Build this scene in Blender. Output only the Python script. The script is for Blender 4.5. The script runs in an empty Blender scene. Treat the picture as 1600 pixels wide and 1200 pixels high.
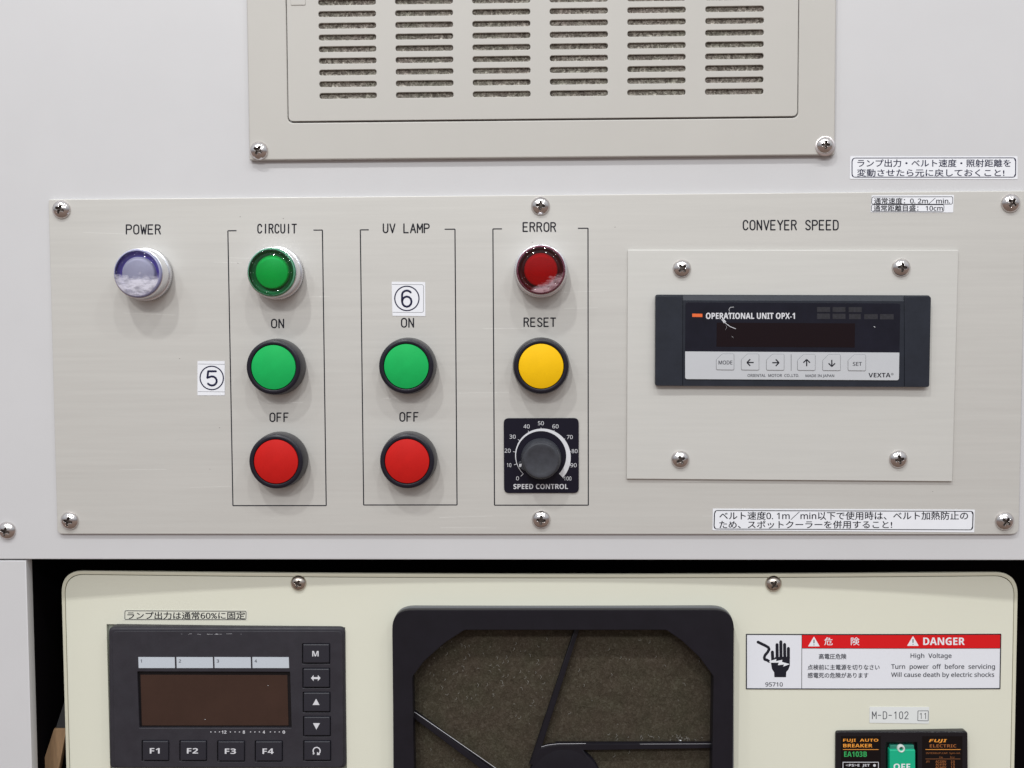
import bpy, bmesh, math, random
import numpy as np
from mathutils import Vector, Matrix
random.seed(4)
scene = bpy.context.scene
COL = scene.collection

# ------------------------------------------------------------------ camera, world, lamps, exposure
S = 1 / 3000.0            # one panel unit = a third of a millimetre
F = 1700.0                # focal length in pixels of a 1600 px wide picture
D = 1700.0                # camera distance from the cabinet front, panel units
YAW, PITCH, ROLL = [math.radians(a) for a in (-1.57, -3.0, 0.28)]


def rotm(y, p, r):
    cy, sy = math.cos(y), math.sin(y); cp, sp = math.cos(p), math.sin(p); cr, sr = math.cos(r), math.sin(r)
    return (np.array([[cy, 0, sy], [0, 1, 0], [-sy, 0, cy]]) @ np.array([[1, 0, 0], [0, cp, -sp], [0, sp, cp]])
            @ np.array([[cr, -sr, 0], [sr, cr, 0], [0, 0, 1]]))


M = rotm(YAW, PITCH, ROLL)
cam_data = bpy.data.cameras.new('camera')
cam = bpy.data.objects.new('camera', cam_data)
COL.objects.link(cam)
_r, _u, _b = M[:, 0], -M[:, 1], -M[:, 2]
cam.matrix_world = Matrix(((_r[0], _u[0], _b[0], 0), (_r[2], _u[2], _b[2], -D * S),
                           (-_r[1], -_u[1], -_b[1], 0), (0, 0, 0, 1)))
cam_data.sensor_width = 36.0
cam_data.lens = 36.0 * F / 1600.0
cam_data.clip_start = 0.01
cam_data.clip_end = 50
scene.camera = cam

world = bpy.data.worlds.new('World')
scene.world = world
world.use_nodes = True
wn, wl = world.node_tree.nodes, world.node_tree.links
wn.clear()
w_out = wn.new('ShaderNodeOutputWorld'); w_bg = wn.new('ShaderNodeBackground')
w_tc = wn.new('ShaderNodeTexCoord'); w_sep = wn.new('ShaderNodeSeparateXYZ'); w_ramp = wn.new('ShaderNodeValToRGB')
w_map = wn.new('ShaderNodeMapRange')
wl.new(w_tc.outputs['Generated'], w_sep.inputs[0]); wl.new(w_sep.outputs['Z'], w_map.inputs['Value'])
w_map.inputs['From Min'].default_value = -1; w_map.inputs['From Max'].default_value = 1
wl.new(w_map.outputs[0], w_ramp.inputs[0]); wl.new(w_ramp.outputs[0], w_bg.inputs[0]); wl.new(w_bg.outputs[0], w_out.inputs[0])
el = w_ramp.color_ramp.elements
el[0].position = 0.0; el[0].color = (0.26, 0.19, 0.155, 1)
el[1].position = 1.0; el[1].color = (0.92, 0.96, 1.0, 1)
for p_, c_ in ((0.40, (0.38, 0.29, 0.25, 1)), (0.50, (0.31, 0.275, 0.265, 1)), (0.60, (0.62, 0.66, 0.71, 1)), (0.76, (0.92, 0.96, 1.0, 1))):
    e = el.new(p_); e.color = c_
w_bg.inputs['Strength'].default_value = 0.77


def ceiling_tube(x, y, z, sx, sy, power, colour):
    l = bpy.data.lights.new('ceiling_tube', 'AREA'); l.shape = 'RECTANGLE'; l.size = sx; l.size_y = sy
    l.energy = power; l.color = colour
    o = bpy.data.objects.new('ceiling_tube', l); COL.objects.link(o); o.location = (x, y, z)
    d = Vector((0, 0, 0)) - Vector((x, y, z)); o.rotation_euler = d.to_track_quat('-Z', 'Y').to_euler()
    return o


TUBE = (0.985, 0.995, 0.975)
for x_, p_ in ((-1.30, 3.2), (-0.52, 12.0), (0.30, 6.0), (1.10, 4.2)):      # near row of ceiling tubes
    ceiling_tube(x_, -1.15, 1.72, 0.05, 0.11, p_, TUBE)
for x_, p_ in ((-1.6, 7.0), (-0.65, 22.0), (0.45, 11.0), (1.5, 7.0)):         # far row
    ceiling_tube(x_, -3.0, 1.72, 0.09, 0.24, p_, TUBE)

scene.view_settings.view_transform = 'Standard'
scene.view_settings.look = 'None'
scene.view_settings.exposure = 0.06
scene.view_settings.gamma = 1.0

# ------------------------------------------------------------------ coordinates
# panel coordinates: u right, v up, w out of the cabinet (all in panel units)


def at(px, py, w=0.0):
    d = M @ np.array([px - 800.0, py - 600.0, F]); t = (D - w) / d[2]
    return (t * d[0], -t * d[1])


U_MID = at(843, 1000, -30)[0]
HALF = at(1589, 1000, -30)[0] - U_MID


def cw(u):                       # bow of the cream cover
    t = min(1.2, abs((u - U_MID) / HALF))
    return -27.0 - 21.0 * t * t


def atc(px, py, dw=0.0):
    w = -30
    for _ in range(3):
        w = cw(at(px, py, w)[0]) + dw
    return at(px, py, w)


def wm(p):
    return Vector((p[0] * S, -p[2] * S, p[1] * S))


# ------------------------------------------------------------------ materials
MATS = {}


def mat(name, col, rough=0.5, metal=0.0, spec=0.5, bump=0.0, bscale=800.0, mott=0.0, mscale=30.0, coat=0.0,
        stretch=None, bdist=0.0001, alpha=1.0, rvar=0.0):
    if name in MATS: return MATS[name]
    m = bpy.data.materials.new(name); m.use_nodes = True
    n, l = m.node_tree.nodes, m.node_tree.links
    b = n['Principled BSDF']
    b.inputs['Base Color'].default_value = (*col, 1); b.inputs['Roughness'].default_value = rough
    b.inputs['Metallic'].default_value = metal; b.inputs['Specular IOR Level'].default_value = spec
    b.inputs['Coat Weight'].default_value = coat; b.inputs['Coat Roughness'].default_value = 0.12
    b.inputs['Alpha'].default_value = alpha
    tc = n.new('ShaderNodeTexCoord'); mp = n.new('ShaderNodeMapping')
    l.new(tc.outputs['Object'], mp.inputs[0])
    if stretch: mp.inputs['Scale'].default_value = stretch
    if mott:
        t = n.new('ShaderNodeTexNoise'); t.inputs['Scale'].default_value = mscale; t.inputs['Detail'].default_value = 8
        t.inputs['Roughness'].default_value = 0.65
        l.new(mp.outputs[0], t.inputs['Vector'])
        hs = n.new('ShaderNodeMix'); hs.data_type = 'RGBA'
        hs.inputs[6].default_value = (*[c * (1 - mott) for c in col], 1)
        hs.inputs[7].default_value = (*[min(1, c * (1 + mott)) for c in col], 1)
        cr = n.new('ShaderNodeMapRange'); cr.inputs['From Min'].default_value = .3; cr.inputs['From Max'].default_value = .7
        l.new(t.outputs['Fac'], cr.inputs[0]); l.new(cr.outputs[0], hs.inputs[0]); l.new(hs.outputs[2], b.inputs['Base Color'])
    if rvar:
        t3 = n.new('ShaderNodeTexNoise'); t3.inputs['Scale'].default_value = 90; t3.inputs['Detail'].default_value = 6
        l.new(mp.outputs[0], t3.inputs['Vector'])
        rr = n.new('ShaderNodeMapRange'); rr.inputs['From Min'].default_value = .3; rr.inputs['From Max'].default_value = .7
        rr.inputs['To Min'].default_value = rough - rvar; rr.inputs['To Max'].default_value = rough + rvar
        l.new(t3.outputs['Fac'], rr.inputs[0]); l.new(rr.outputs[0], b.inputs['Roughness'])
    if bump:
        t2 = n.new('ShaderNodeTexNoise'); t2.inputs['Scale'].default_value = bscale; t2.inputs['Detail'].default_value = 3
        l.new(mp.outputs[0], t2.inputs['Vector'])
        bp = n.new('ShaderNodeBump'); bp.inputs['Strength'].default_value = bump; bp.inputs['Distance'].default_value = bdist
        l.new(t2.outputs['Fac'], bp.inputs['Height']); l.new(bp.outputs[0], b.inputs['Normal'])
    MATS[name] = m
    return m


def lens_mat(name, col, fac=0.10):
    m = bpy.data.materials.new(name); m.use_nodes = True
    n, l = m.node_tree.nodes, m.node_tree.links; n.clear()
    o = n.new('ShaderNodeOutputMaterial'); tr = n.new('ShaderNodeBsdfTransparent'); gl = n.new('ShaderNodeBsdfGlossy')
    tr.inputs[0].default_value = (*col, 1); gl.inputs['Roughness'].default_value = 0.04
    fr = n.new('ShaderNodeFresnel'); fr.inputs[0].default_value = 1.5
    mx = n.new('ShaderNodeMixShader')
    l.new(fr.outputs[0], mx.inputs[0]); l.new(tr.outputs[0], mx.inputs[1]); l.new(gl.outputs[0], mx.inputs[2]); l.new(mx.outputs[0], o.inputs[0])
    return m


def film_mat(name, col, thr, amount, tilt=0.0):
    """torn protective film: opaque and transparent patches"""
    m = bpy.data.materials.new(name); m.use_nodes = True
    n, l = m.node_tree.nodes, m.node_tree.links; n.clear()
    o = n.new('ShaderNodeOutputMaterial'); tr = n.new('ShaderNodeBsdfTransparent'); b = n.new('ShaderNodeBsdfPrincipled')
    b.inputs['Base Color'].default_value = (*col, 1); b.inputs['Roughness'].default_value = 0.35
    tc = n.new('ShaderNodeTexCoord'); sep = n.new('ShaderNodeSeparateXYZ'); l.new(tc.outputs['Object'], sep.inputs[0])
    mp = n.new('ShaderNodeMapping'); mp.inputs['Scale'].default_value = (1, 1, 2.2); mp.inputs['Rotation'].default_value = (0, tilt, 0)
    l.new(tc.outputs['Object'], mp.inputs[0])
    t = n.new('ShaderNodeTexNoise'); t.inputs['Scale'].default_value = 120; t.inputs['Detail'].default_value = 8; t.inputs['Roughness'].default_value = .7
    l.new(mp.outputs[0], t.inputs['Vector'])
    ms = n.new('ShaderNodeMath'); ms.operation = 'MULTIPLY_ADD'; ms.inputs[1].default_value = -70 * math.cos(tilt)
    ms.inputs[2].default_value = thr
    l.new(sep.outputs['Z'], ms.inputs[0])
    mx_ = n.new('ShaderNodeMath'); mx_.operation = 'MULTIPLY_ADD'; mx_.inputs[1].default_value = 70 * math.sin(tilt)
    l.new(sep.outputs['X'], mx_.inputs[0]); l.new(ms.outputs[0], mx_.inputs[2])
    cl = n.new('ShaderNodeClamp'); l.new(mx_.outputs[0], cl.inputs[0]); cl.inputs['Max'].default_value = .25; cl.inputs['Min'].default_value = -1.0
    ad = n.new('ShaderNodeMath'); ad.operation = 'ADD'; l.new(t.outputs['Fac'], ad.inputs[0]); l.new(cl.outputs[0], ad.inputs[1])
    mr = n.new('ShaderNodeMapRange'); mr.inputs['From Min'].default_value = .52; mr.inputs['From Max'].default_value = .78; mr.inputs['To Max'].default_value = amount
    l.new(ad.outputs[0], mr.inputs[0])
    bp = n.new('ShaderNodeBump'); bp.inputs['Strength'].default_value = .3; bp.inputs['Distance'].default_value = .0004
    l.new(t.outputs['Fac'], bp.inputs['Height']); l.new(bp.outputs[0], b.inputs['Normal'])
    mx = n.new('ShaderNodeMixShader'); l.new(mr.outputs[0], mx.inputs[0]); l.new(tr.outputs[0], mx.inputs[1]); l.new(b.outputs[0], mx.inputs[2])
    l.new(mx.outputs[0], o.inputs[0])
    return m


def felt_mat(name, cols, scale, stretch=(1, 1, 1), rough=1.0, bump=.8):
    m = bpy.data.materials.new(name); m.use_nodes = True
    n, l = m.node_tree.nodes, m.node_tree.links; b = n['Principled BSDF']
    b.inputs['Roughness'].default_value = rough; b.inputs['Specular IOR Level'].default_value = .1
    tc = n.new('ShaderNodeTexCoord'); mp = n.new('ShaderNodeMapping'); mp.inputs['Scale'].default_value = stretch
    l.new(tc.outputs['Object'], mp.inputs[0])
    big = n.new('ShaderNodeTexNoise'); big.inputs['Scale'].default_value = scale * .12; big.inputs['Detail'].default_value = 5
    fine = n.new('ShaderNodeTexNoise'); fine.inputs['Scale'].default_value = scale; fine.inputs['Detail'].default_value = 8
    fine.inputs['Roughness'].default_value = .75; fine.inputs['Distortion'].default_value = 1.2
    l.new(mp.outputs[0], big.inputs['Vector']); l.new(mp.outputs[0], fine.inputs['Vector'])
    ramp = n.new('ShaderNodeValToRGB'); e = ramp.color_ramp.elements
    e[0].position = cols[0][0]; e[0].color = (*cols[0][1], 1); e[1].position = cols[-1][0]; e[1].color = (*cols[-1][1], 1)
    for p, c in cols[1:-1]:
        k = e.new(p); k.color = (*c, 1)
    l.new(fine.outputs['Fac'], ramp.inputs[0])
    mx = n.new('ShaderNodeMix'); mx.data_type = 'RGBA'; mx.blend_type = 'MULTIPLY'; mx.inputs[0].default_value = .40
    r2 = n.new('ShaderNodeValToRGB'); q = r2.color_ramp.elements
    q[0].position = .35; q[0].color = (1.0, .86, .80, 1); q[1].position = .65; q[1].color = (.80, .86, .66, 1)
    l.new(big.outputs['Fac'], r2.inputs[0]); l.new(ramp.outputs[0], mx.inputs[6]); l.new(r2.outputs[0], mx.inputs[7])
    l.new(mx.outputs[2], b.inputs['Base Color'])
    bp = n.new('ShaderNodeBump'); bp.inputs['Strength'].default_value = bump; bp.inputs['Distance'].default_value = .0006
    l.new(fine.outputs['Fac'], bp.inputs['Height']); l.new(bp.outputs[0], b.inputs['Normal'])
    return m


CAB = mat('cabinet_paint', (.585, .579, .595), .40, bump=.16, bscale=1100, mott=.02, mscale=14, rvar=.04)
VENT = mat('vent_beige_paint', (.50, .482, .455), .42, bump=.14, bscale=700, mott=.018, mscale=20)
PLATE = mat('brushed_plate', (.57, .555, .53), .46, metal=.22, bump=.12, bscale=350, mott=.03, mscale=170, stretch=(.10, 1, 3.0), bdist=.00006, rvar=.05)
SUBP = mat('brushed_subplate', (.61, .60, .575), .46, metal=.22, bump=.12, bscale=350, mott=.025, mscale=170, stretch=(.12, 1, 3.0), bdist=.00006)
CREAM = mat('cream_paint', (.715, .71, .605), .5, bump=.06, bscale=900, mott=.012, mscale=12)
CREAM_RIM = mat('cream_rim_plastic', (.64, .62, .50), .5, mott=.02, mscale=30)
STEEL = mat('screw_steel', (.66, .62, .61), .17, metal=1, bump=.25, bscale=1500, bdist=.00004, mott=.12, mscale=700)
STEEL_DULL = mat('dull_screw_steel', (.56, .50, .45), .27, metal=1, bump=.3, bscale=1500, bdist=.00004, mott=.2, mscale=700)
ALU = mat('aluminium_bezel', (.80, .80, .84), .24, metal=1, mott=.06, mscale=400)
INK = mat('printing_ink', (.012, .012, .02), .6, spec=.2)
NAVY = mat('navy_tape_ink', (.010, .010, .045), .6, spec=.2)
WHITE_STK = mat('white_tape', (.80, .81, .86), .4, mott=.02, mscale=60)
BLACK = mat('black_bezel_plastic', (.010, .009, .017), .34, spec=.35, bump=.15, bscale=1500, mott=.15, mscale=150)
BLACK_DIAL = mat('black_dial_print', (.006, .005, .014), .4, spec=.25)
KNOB = mat('grey_knob_plastic', (.036, .038, .048), .45, bump=.25, bscale=1600, mott=.25, mscale=260)
WPRINT = mat('white_print', (.66, .66, .70), .5)
REDCAP = mat('red_cap_plastic', (.52, .011, .009), .55, spec=.15, bump=.06, bscale=700, mott=.05, mscale=160)
GREENCAP = mat('green_cap_plastic', (.010, .41, .095), .55, spec=.15, bump=.06, bscale=700, mott=.05, mscale=160)
YELLOWCAP = mat('yellow_cap_plastic', (.86, .50, .004), .55, spec=.15, bump=.06, bscale=700, mott=.03, mscale=160)
HOUS = mat('charcoal_housing', (.017, .020, .030), .42, spec=.3, bump=.3, bscale=1300, mott=.15, mscale=120)
FILM = mat('black_face_film', (.009, .009, .017), .28, spec=.28, mott=.2, mscale=90)
REDWIN = mat('dark_red_window', (.007, .002, .004), .22, spec=.35)
KEYW = mat('pale_membrane', (.52, .53, .56), .42, mott=.015, mscale=50)
KEYLINE = mat('key_outline_grey', (.13, .13, .14), .6)
ORANGE = mat('orange_mark', (.75, .13, .025), .5)
FAINT = mat('faint_indicator', (.0125, .012, .018), .5, mott=.6, mscale=900)
CTRL = mat('controller_plastic', (.028, .026, .034), .50, spec=.35, bump=.35, bscale=1300, mott=.12, mscale=150, rvar=.1)
KEYB = mat('controller_key', (.018, .018, .027), .42, bump=.2, bscale=1500)
BROWNWIN = mat('brown_screen', (.044, .022, .016), .30, spec=.4, mott=.10, mscale=60)
STRIP = mat('label_strip_paper', (.52, .56, .62), .5)
FANB = mat('fan_guard_plastic', (.009, .008, .0125), .42, spec=.27, bump=.2, bscale=1400, mott=.15, mscale=100)
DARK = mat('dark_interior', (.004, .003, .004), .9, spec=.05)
WOOD = mat('bare_wood', (.30, .185, .10), .7, mott=.25, mscale=160, stretch=(3, 1, .4))
RECESS_SHADE = mat('shaded_recess', (.13, .11, .10), .4, metal=.8)  # darker metal that paints the shade inside the screw cross
STEELDARK = mat('dark_grey_strip', (.03, .03, .032), .5)
REDP = mat('danger_red', (.66, .007, .010), .5, spec=.3)
BRK = mat('breaker_plastic', (.008, .007, .010), .25, spec=.4, mott=.1, mscale=100)
ORTXT = mat('orange_print', (.85, .33, .04), .5)
ORDIM = mat('dim_orange_print', (.30, .10, .025), .5)
GRTXT = mat('green_print', (.03, .38, .10), .5)
TEAL = mat('teal_handle', (.004, .42, .23), .38)
TEALD = mat('teal_handle_end', (.02, .20, .14), .38)
GREYINK = mat('grey_ink', (.05, .05, .065), .6, spec=.2)
CUT = mat('cutout_edge', (.34, .37, .31), .55)
DUST_HIGHLIGHT = mat('residue_and_highlight', (.62, .62, .66), .7)  # residue and chips, also the highlights painted on the fan ribs
FELT = felt_mat('grey_felt', [(.30, (.035, .028, .026)), (.43, (.12, .105, .095)), (.53, (.27, .25, .23)), (.68, (.72, .69, .65))], 520, stretch=(1, 1, 1))
FOAM = felt_mat('brown_foam', [(.28, (.028, .023, .017)), (.50, (.058, .048, .036)), (.64, (.092, .082, .066)), (.80, (.19, .18, .16))], 620, stretch=(1, 1, 1))


# ------------------------------------------------------------------ mesh helpers
def finish(name, bm, m, parent=None, origin=(0, 0, 0), bow=False, smooth=35, flatcaps=False):
    """bm is in panel units (u, v, w)"""
    if bow:
        us = [v.co.x for v in bm.verts]
        a, b = min(us), max(us)
        if b - a > 50:
            x = a + 28
            while x < b - 3:
                bmesh.ops.bisect_plane(bm, geom=bm.verts[:] + bm.edges[:] + bm.faces[:], plane_co=(x, 0, 0), plane_no=(1, 0, 0), dist=1e-4)
                x += 28
        for v in bm.verts: v.co.z += cw(v.co.x)
    o_ = Vector(origin)
    for v in bm.verts:
        c = v.co - o_
        v.co = wm(c)
    me = bpy.data.meshes.new(name)
    bm.to_mesh(me); bm.free()
    me.materials.clear(); me.materials.append(m)
    for p in me.polygons: p.use_smooth = True; p.material_index = 0
    me.set_sharp_from_angle(angle=math.radians(smooth))
    if flatcaps:
        for p in me.polygons:
            if abs(p.normal.y) > .99: p.use_smooth = False
    ob = bpy.data.objects.new(name, me); COL.objects.link(ob)
    place(ob, origin, parent)
    return ob


ORG = {}


def place(ob, origin, parent):
    ORG[ob.name] = Vector(origin)
    if parent is not None:
        ob.parent = parent
        ob.location = wm(Vector(origin) - ORG[parent.name])
    else:
        ob.location = wm(origin)


def curve_bm(splines, w0=0, w1=0, bevel=0.0, fill=True, tube=0.0, flat=1.0, cyclic=True, bres=1):
    """2D outlines -> solid plate; open paths -> flattened tube"""
    cu = bpy.data.curves.new('tmp', 'CURVE')
    if tube:
        cu.dimensions = '3D'; cu.bevel_depth = tube; cu.bevel_resolution = bres; cu.use_fill_caps = True
    else:
        cu.dimensions = '2D'; cu.fill_mode = 'BOTH'
        cu.extrude = max(0, (w1 - w0) / 2 - bevel); cu.bevel_depth = bevel; cu.bevel_resolution = 1 if bevel < 2 else 3; cu.offset = -bevel
    for pts in splines:
        rad = None
        if isinstance(pts, tuple) and pts[0] == 'r': rad = pts[2]; pts = pts[1]
        s = cu.splines.new('POLY'); s.points.add(len(pts) - 1)
        for i, p in enumerate(pts):
            s.points[i].co = (p[0], p[1], 0, 1)
            if rad: s.points[i].radius = rad[i]
        s.use_cyclic_u = cyclic
    ob = bpy.data.objects.new('tmp', cu); COL.objects.link(ob)
    dg = bpy.context.evaluated_depsgraph_get()
    me = bpy.data.meshes.new_from_object(ob.evaluated_get(dg))
    bm = bmesh.new(); bm.from_mesh(me)
    bpy.data.objects.remove(ob); bpy.data.curves.remove(cu); bpy.data.meshes.remove(me)
    bmesh.ops.remove_doubles(bm, verts=bm.verts, dist=1e-4)
    mid = (w0 + w1) / 2 if not tube else w0
    for v in bm.verts: v.co.z = v.co.z * flat + mid
    return bm


def rect(u0, v0, u1, v1):
    return [(u0, v0), (u1, v0), (u1, v1), (u0, v1)]


def rounded(pts, r, n=6):
    out = []
    N = len(pts)
    for i in range(N):
        p = Vector(pts[i]); a = (Vector(pts[i - 1]) - p); b = (Vector(pts[(i + 1) % N]) - p)
        rr = min(r if not isinstance(r, (list, tuple)) else r[i], a.length * .49, b.length * .49)
        if rr < .01: out.append(tuple(p)); continue
        a.normalize(); b.normalize()
        for k in range(n + 1):
            t = k / n
            q = p + a * rr * (1 - t) ** 2 + b * rr * t ** 2
            out.append((q.x, q.y))
    return out


def circle(u, v, r, n=48):
    return [(u + r * math.cos(2 * math.pi * k / n), v + r * math.sin(2 * math.pi * k / n)) for k in range(n)]


def plate(name, outlines, w0, w1, m, parent=None, origin=(0, 0, 0), bevel=0.0, bow=False):
    if isinstance(outlines[0][0], (int, float)): outlines = [outlines]
    return finish(name, curve_bm(outlines, w0, w1, bevel), m, parent, origin, bow, flatcaps=True)


def strokes(name, paths, r, w, m, parent=None, origin=(0, 0, 0), bow=False, flat=.35, cyclic=False, roundcap=True):
    out = []
    if not cyclic:
        parts = []
        for p in paths:
            cur = [p[0]]
            for i in range(1, len(p)):
                cur.append(p[i])
                if i < len(p) - 1:
                    a_ = Vector(p[i]) - Vector(p[i - 1]); b_ = Vector(p[i + 1]) - Vector(p[i])
                    if a_.length > 1e-6 and b_.length > 1e-6 and a_.angle(b_) > math.radians(38):
                        parts.append(cur); cur = [p[i]]
            parts.append(cur)
        paths = parts
    for p in paths:
        p = [Vector(q) for q in p]
        if cyclic or not roundcap: out.append([tuple(q) for q in p]); continue
        d0 = (p[0] - p[1]).normalized(); d1 = (p[-1] - p[-2]).normalized()
        pts = [p[0] + d0 * r * .9, p[0] + d0 * r * .5] + p + [p[-1] + d1 * r * .5, p[-1] + d1 * r * .9]
        out.append(('r', [tuple(q) for q in pts], [.35, .8] + [1] * len(p) + [.8, .35]))
    return finish(name, curve_bm(out, w, w, tube=r, flat=flat, cyclic=cyclic), m, parent, origin, bow, smooth=60)


def sans(body, bold):
    """Latin letters and figures of the sans-serif kind"""
    o = ''
    for ch in body:
        if 'A' <= ch <= 'Z': o += chr((0x1D5D4 if bold else 0x1D5A0) + ord(ch) - 65)
        elif 'a' <= ch <= 'z': o += chr((0x1D5EE if bold else 0x1D5BA) + ord(ch) - 97)
        elif '0' <= ch <= '9': o += chr((0x1D7EC if bold else 0x1D7E2) + ord(ch) - 48)
        else: o += ch
    return o


def text(body, box, w, m, parent=None, origin=(0, 0, 0), bold=0.0, cream=False, name='lettering', thick=0.0, res=4, shear=0.0):
    """text fitted into the picture box (x0, y0, x1, y1)"""
    cu = bpy.data.curves.new('t', 'FONT'); cu.body = sans(body, bold > 0); cu.size = 1; cu.fill_mode = 'FRONT'; cu.resolution_u = res
    cu.offset = 0; cu.shear = shear
    ob = bpy.data.objects.new('t', cu); COL.objects.link(ob)
    dg = bpy.context.evaluated_depsgraph_get()
    me = bpy.data.meshes.new_from_object(ob.evaluated_get(dg))
    bm = bmesh.new(); bm.from_mesh(me)
    bpy.data.objects.remove(ob); bpy.data.curves.remove(cu); bpy.data.meshes.remove(me)
    xs = [v.co.x for v in bm.verts]; ys = [v.co.y for v in bm.verts]
    a0, a1, b0, b1 = min(xs), max(xs), min(ys), max(ys)
    f = (lambda x, y: atc(x, y, w)) if cream else (lambda x, y: at(x, y, w))
    x0, y0, x1, y1 = box
    c = [f(x0, y1), f(x1, y1), f(x1, y0), f(x0, y0)]
    for v in bm.verts:
        s = (v.co.x - a0) / (a1 - a0); t = (v.co.y - b0) / (b1 - b0)
        u = (c[0][0] * (1 - s) + c[1][0] * s) * (1 - t) + (c[3][0] * (1 - s) + c[2][0] * s) * t
        vv = (c[0][1] * (1 - s) + c[1][1] * s) * (1 - t) + (c[3][1] * (1 - s) + c[2][1] * s) * t
        v.co = (u, vv, w)
    if any(ord(ch) > 0x3000 for ch in body) or thick:
        src = bm.copy(); mtmp = bpy.data.meshes.new('tmp'); src.to_mesh(mtmp); src.free()
        for k_, (dx_, dy_) in enumerate(((thick or .38, 0), ((thick or .38) * .5, (thick or .38) * .6))):
            n0 = len(bm.verts); bm.from_mesh(mtmp); bm.verts.ensure_lookup_table()
            for v in bm.verts[n0:]: v.co += Vector((dx_, dy_, .05 * (k_ + 1)))
        bpy.data.meshes.remove(mtmp)
    if cream:
        for v in bm.verts: v.co.z += cw(v.co.x)
    return finish(name, bm, m, parent, origin)


def lathe(name, prof, c, m, parent=None, origin=(0, 0, 0), seg=72, knurl=0.0, kn=0, smooth=35):
    bm = bmesh.new(); rings = []
    for (r, w) in prof:
        if r < 1e-6: rings.append([bm.verts.new((c[0], c[1], w))]); continue
        ring = []
        for k in range(seg):
            a = 2 * math.pi * k / seg; rr = r + (knurl * (1 if k % 2 else -1) if knurl and r > kn else 0)
            ring.append(bm.verts.new((c[0] + rr * math.cos(a), c[1] + rr * math.sin(a), w)))
        rings.append(ring)
    for A, B in zip(rings, rings[1:]):
        for k in range(seg):
            k2 = (k + 1) % seg
            if len(A) == 1 and len(B) == 1: continue
            if len(A) == 1: bm.faces.new((A[0], B[k], B[k2]))
            elif len(B) == 1: bm.faces.new((A[k], B[0], A[k2]))
            else: bm.faces.new((A[k], B[k], B[k2], A[k2]))
    bmesh.ops.recalc_face_normals(bm, faces=bm.faces)
    return finish(name, bm, m, parent, origin, smooth=smooth)


def empty(name, origin, label, cat, group=None, parent=None):
    o = bpy.data.objects.new(name, None); COL.objects.link(o); o.empty_display_size = .01
    place(o, origin, parent)
    tag(o, label, cat, group)
    return o


def tag(o, label=None, cat=None, group=None, kind=None):
    if label: o['label'] = label
    if cat: o['category'] = cat
    if group: o['group'] = group
    if kind: o['kind'] = kind
    return o


def copy_tree(root, origin):
    def rec(o, parent):
        c = o.copy(); COL.objects.link(c); c.parent = parent
        ORG[c.name] = ORG[o.name]
        for ch in list(kids.get(o.name, [])): rec(ch, c)
        return c
    kids = {}
    for o in list(COL.objects):
        if o.parent: kids.setdefault(o.parent.name, []).append(o)
    c = rec(root, None); c.location = wm(origin); ORG[c.name] = Vector(origin)
    return c


def px_quad(pts, w=0, cream=False):
    return [(atc(x, y, w) if cream else at(x, y, w)) for x, y in pts]


def pxr(x0, y0, x1, y1, w=0, cream=False):
    """upright rectangle in true panel axes from a picture rectangle"""
    q = px_quad([(x0, y1), (x1, y1), (x1, y0), (x0, y0)], w, cream)
    u0 = (q[0][0] + q[3][0]) / 2; u1 = (q[1][0] + q[2][0]) / 2; v0 = (q[0][1] + q[1][1]) / 2; v1 = (q[2][1] + q[3][1]) / 2
    return rect(u0, v0, u1, v1)


# ------------------------------------------------------------------ screws
def screw_mesh():
    bm = bmesh.new(); R, H = 15.0, 8.5
    rs = [0, .8, 1.6, 2.3, 2.9, 3.4, 3.9, 4.4, 4.9, 5.4, 5.9, 6.4, 6.9, 7.4, 8.2, 9.2, 10.2, 11.2, 12.2, 13, 13.7, 14.3, 14.7, 15]
    seg = 96
    def z(x, y):
        r = math.hypot(x, y)
        base = H * max(0, 1 - (r / R) ** 2.2) ** .62 + .6
        d = min(max(abs(x) - 6.9, abs(y) - (2.3 - .1 * abs(x))), max(abs(y) - 6.9, abs(x) - (2.3 - .1 * abs(y))))
        d = min(d, r - 2.9)
        t = min(1, max(0, (.35 - d) / .9)); t = t * t * (3 - 2 * t)
        return base - t * (6.0 if r < 4 else 6.0 - (r - 4) * 1.1)
    rings = []
    for r in rs:
        if r == 0: rings.append([bm.verts.new((0, 0, z(0, 0)))]); continue
        rings.append([bm.verts.new((r * math.cos(2 * math.pi * k / seg), r * math.sin(2 * math.pi * k / seg), z(r * math.cos(2 * math.pi * k / seg), r * math.sin(2 * math.pi * k / seg)))) for k in range(seg)])
    rings.append([bm.verts.new((v.co.x * .985, v.co.y * .985, -1.5)) for v in rings[-1]])
    for A, B in zip(rings, rings[1:]):
        for k in range(seg):
            k2 = (k + 1) % seg
            if len(A) == 1: bm.faces.new((A[0], B[k], B[k2]))
            else: bm.faces.new((A[k], B[k], B[k2], A[k2]))
    bmesh.ops.recalc_face_normals(bm, faces=bm.faces)
    return bm


SCREW = {}


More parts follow.
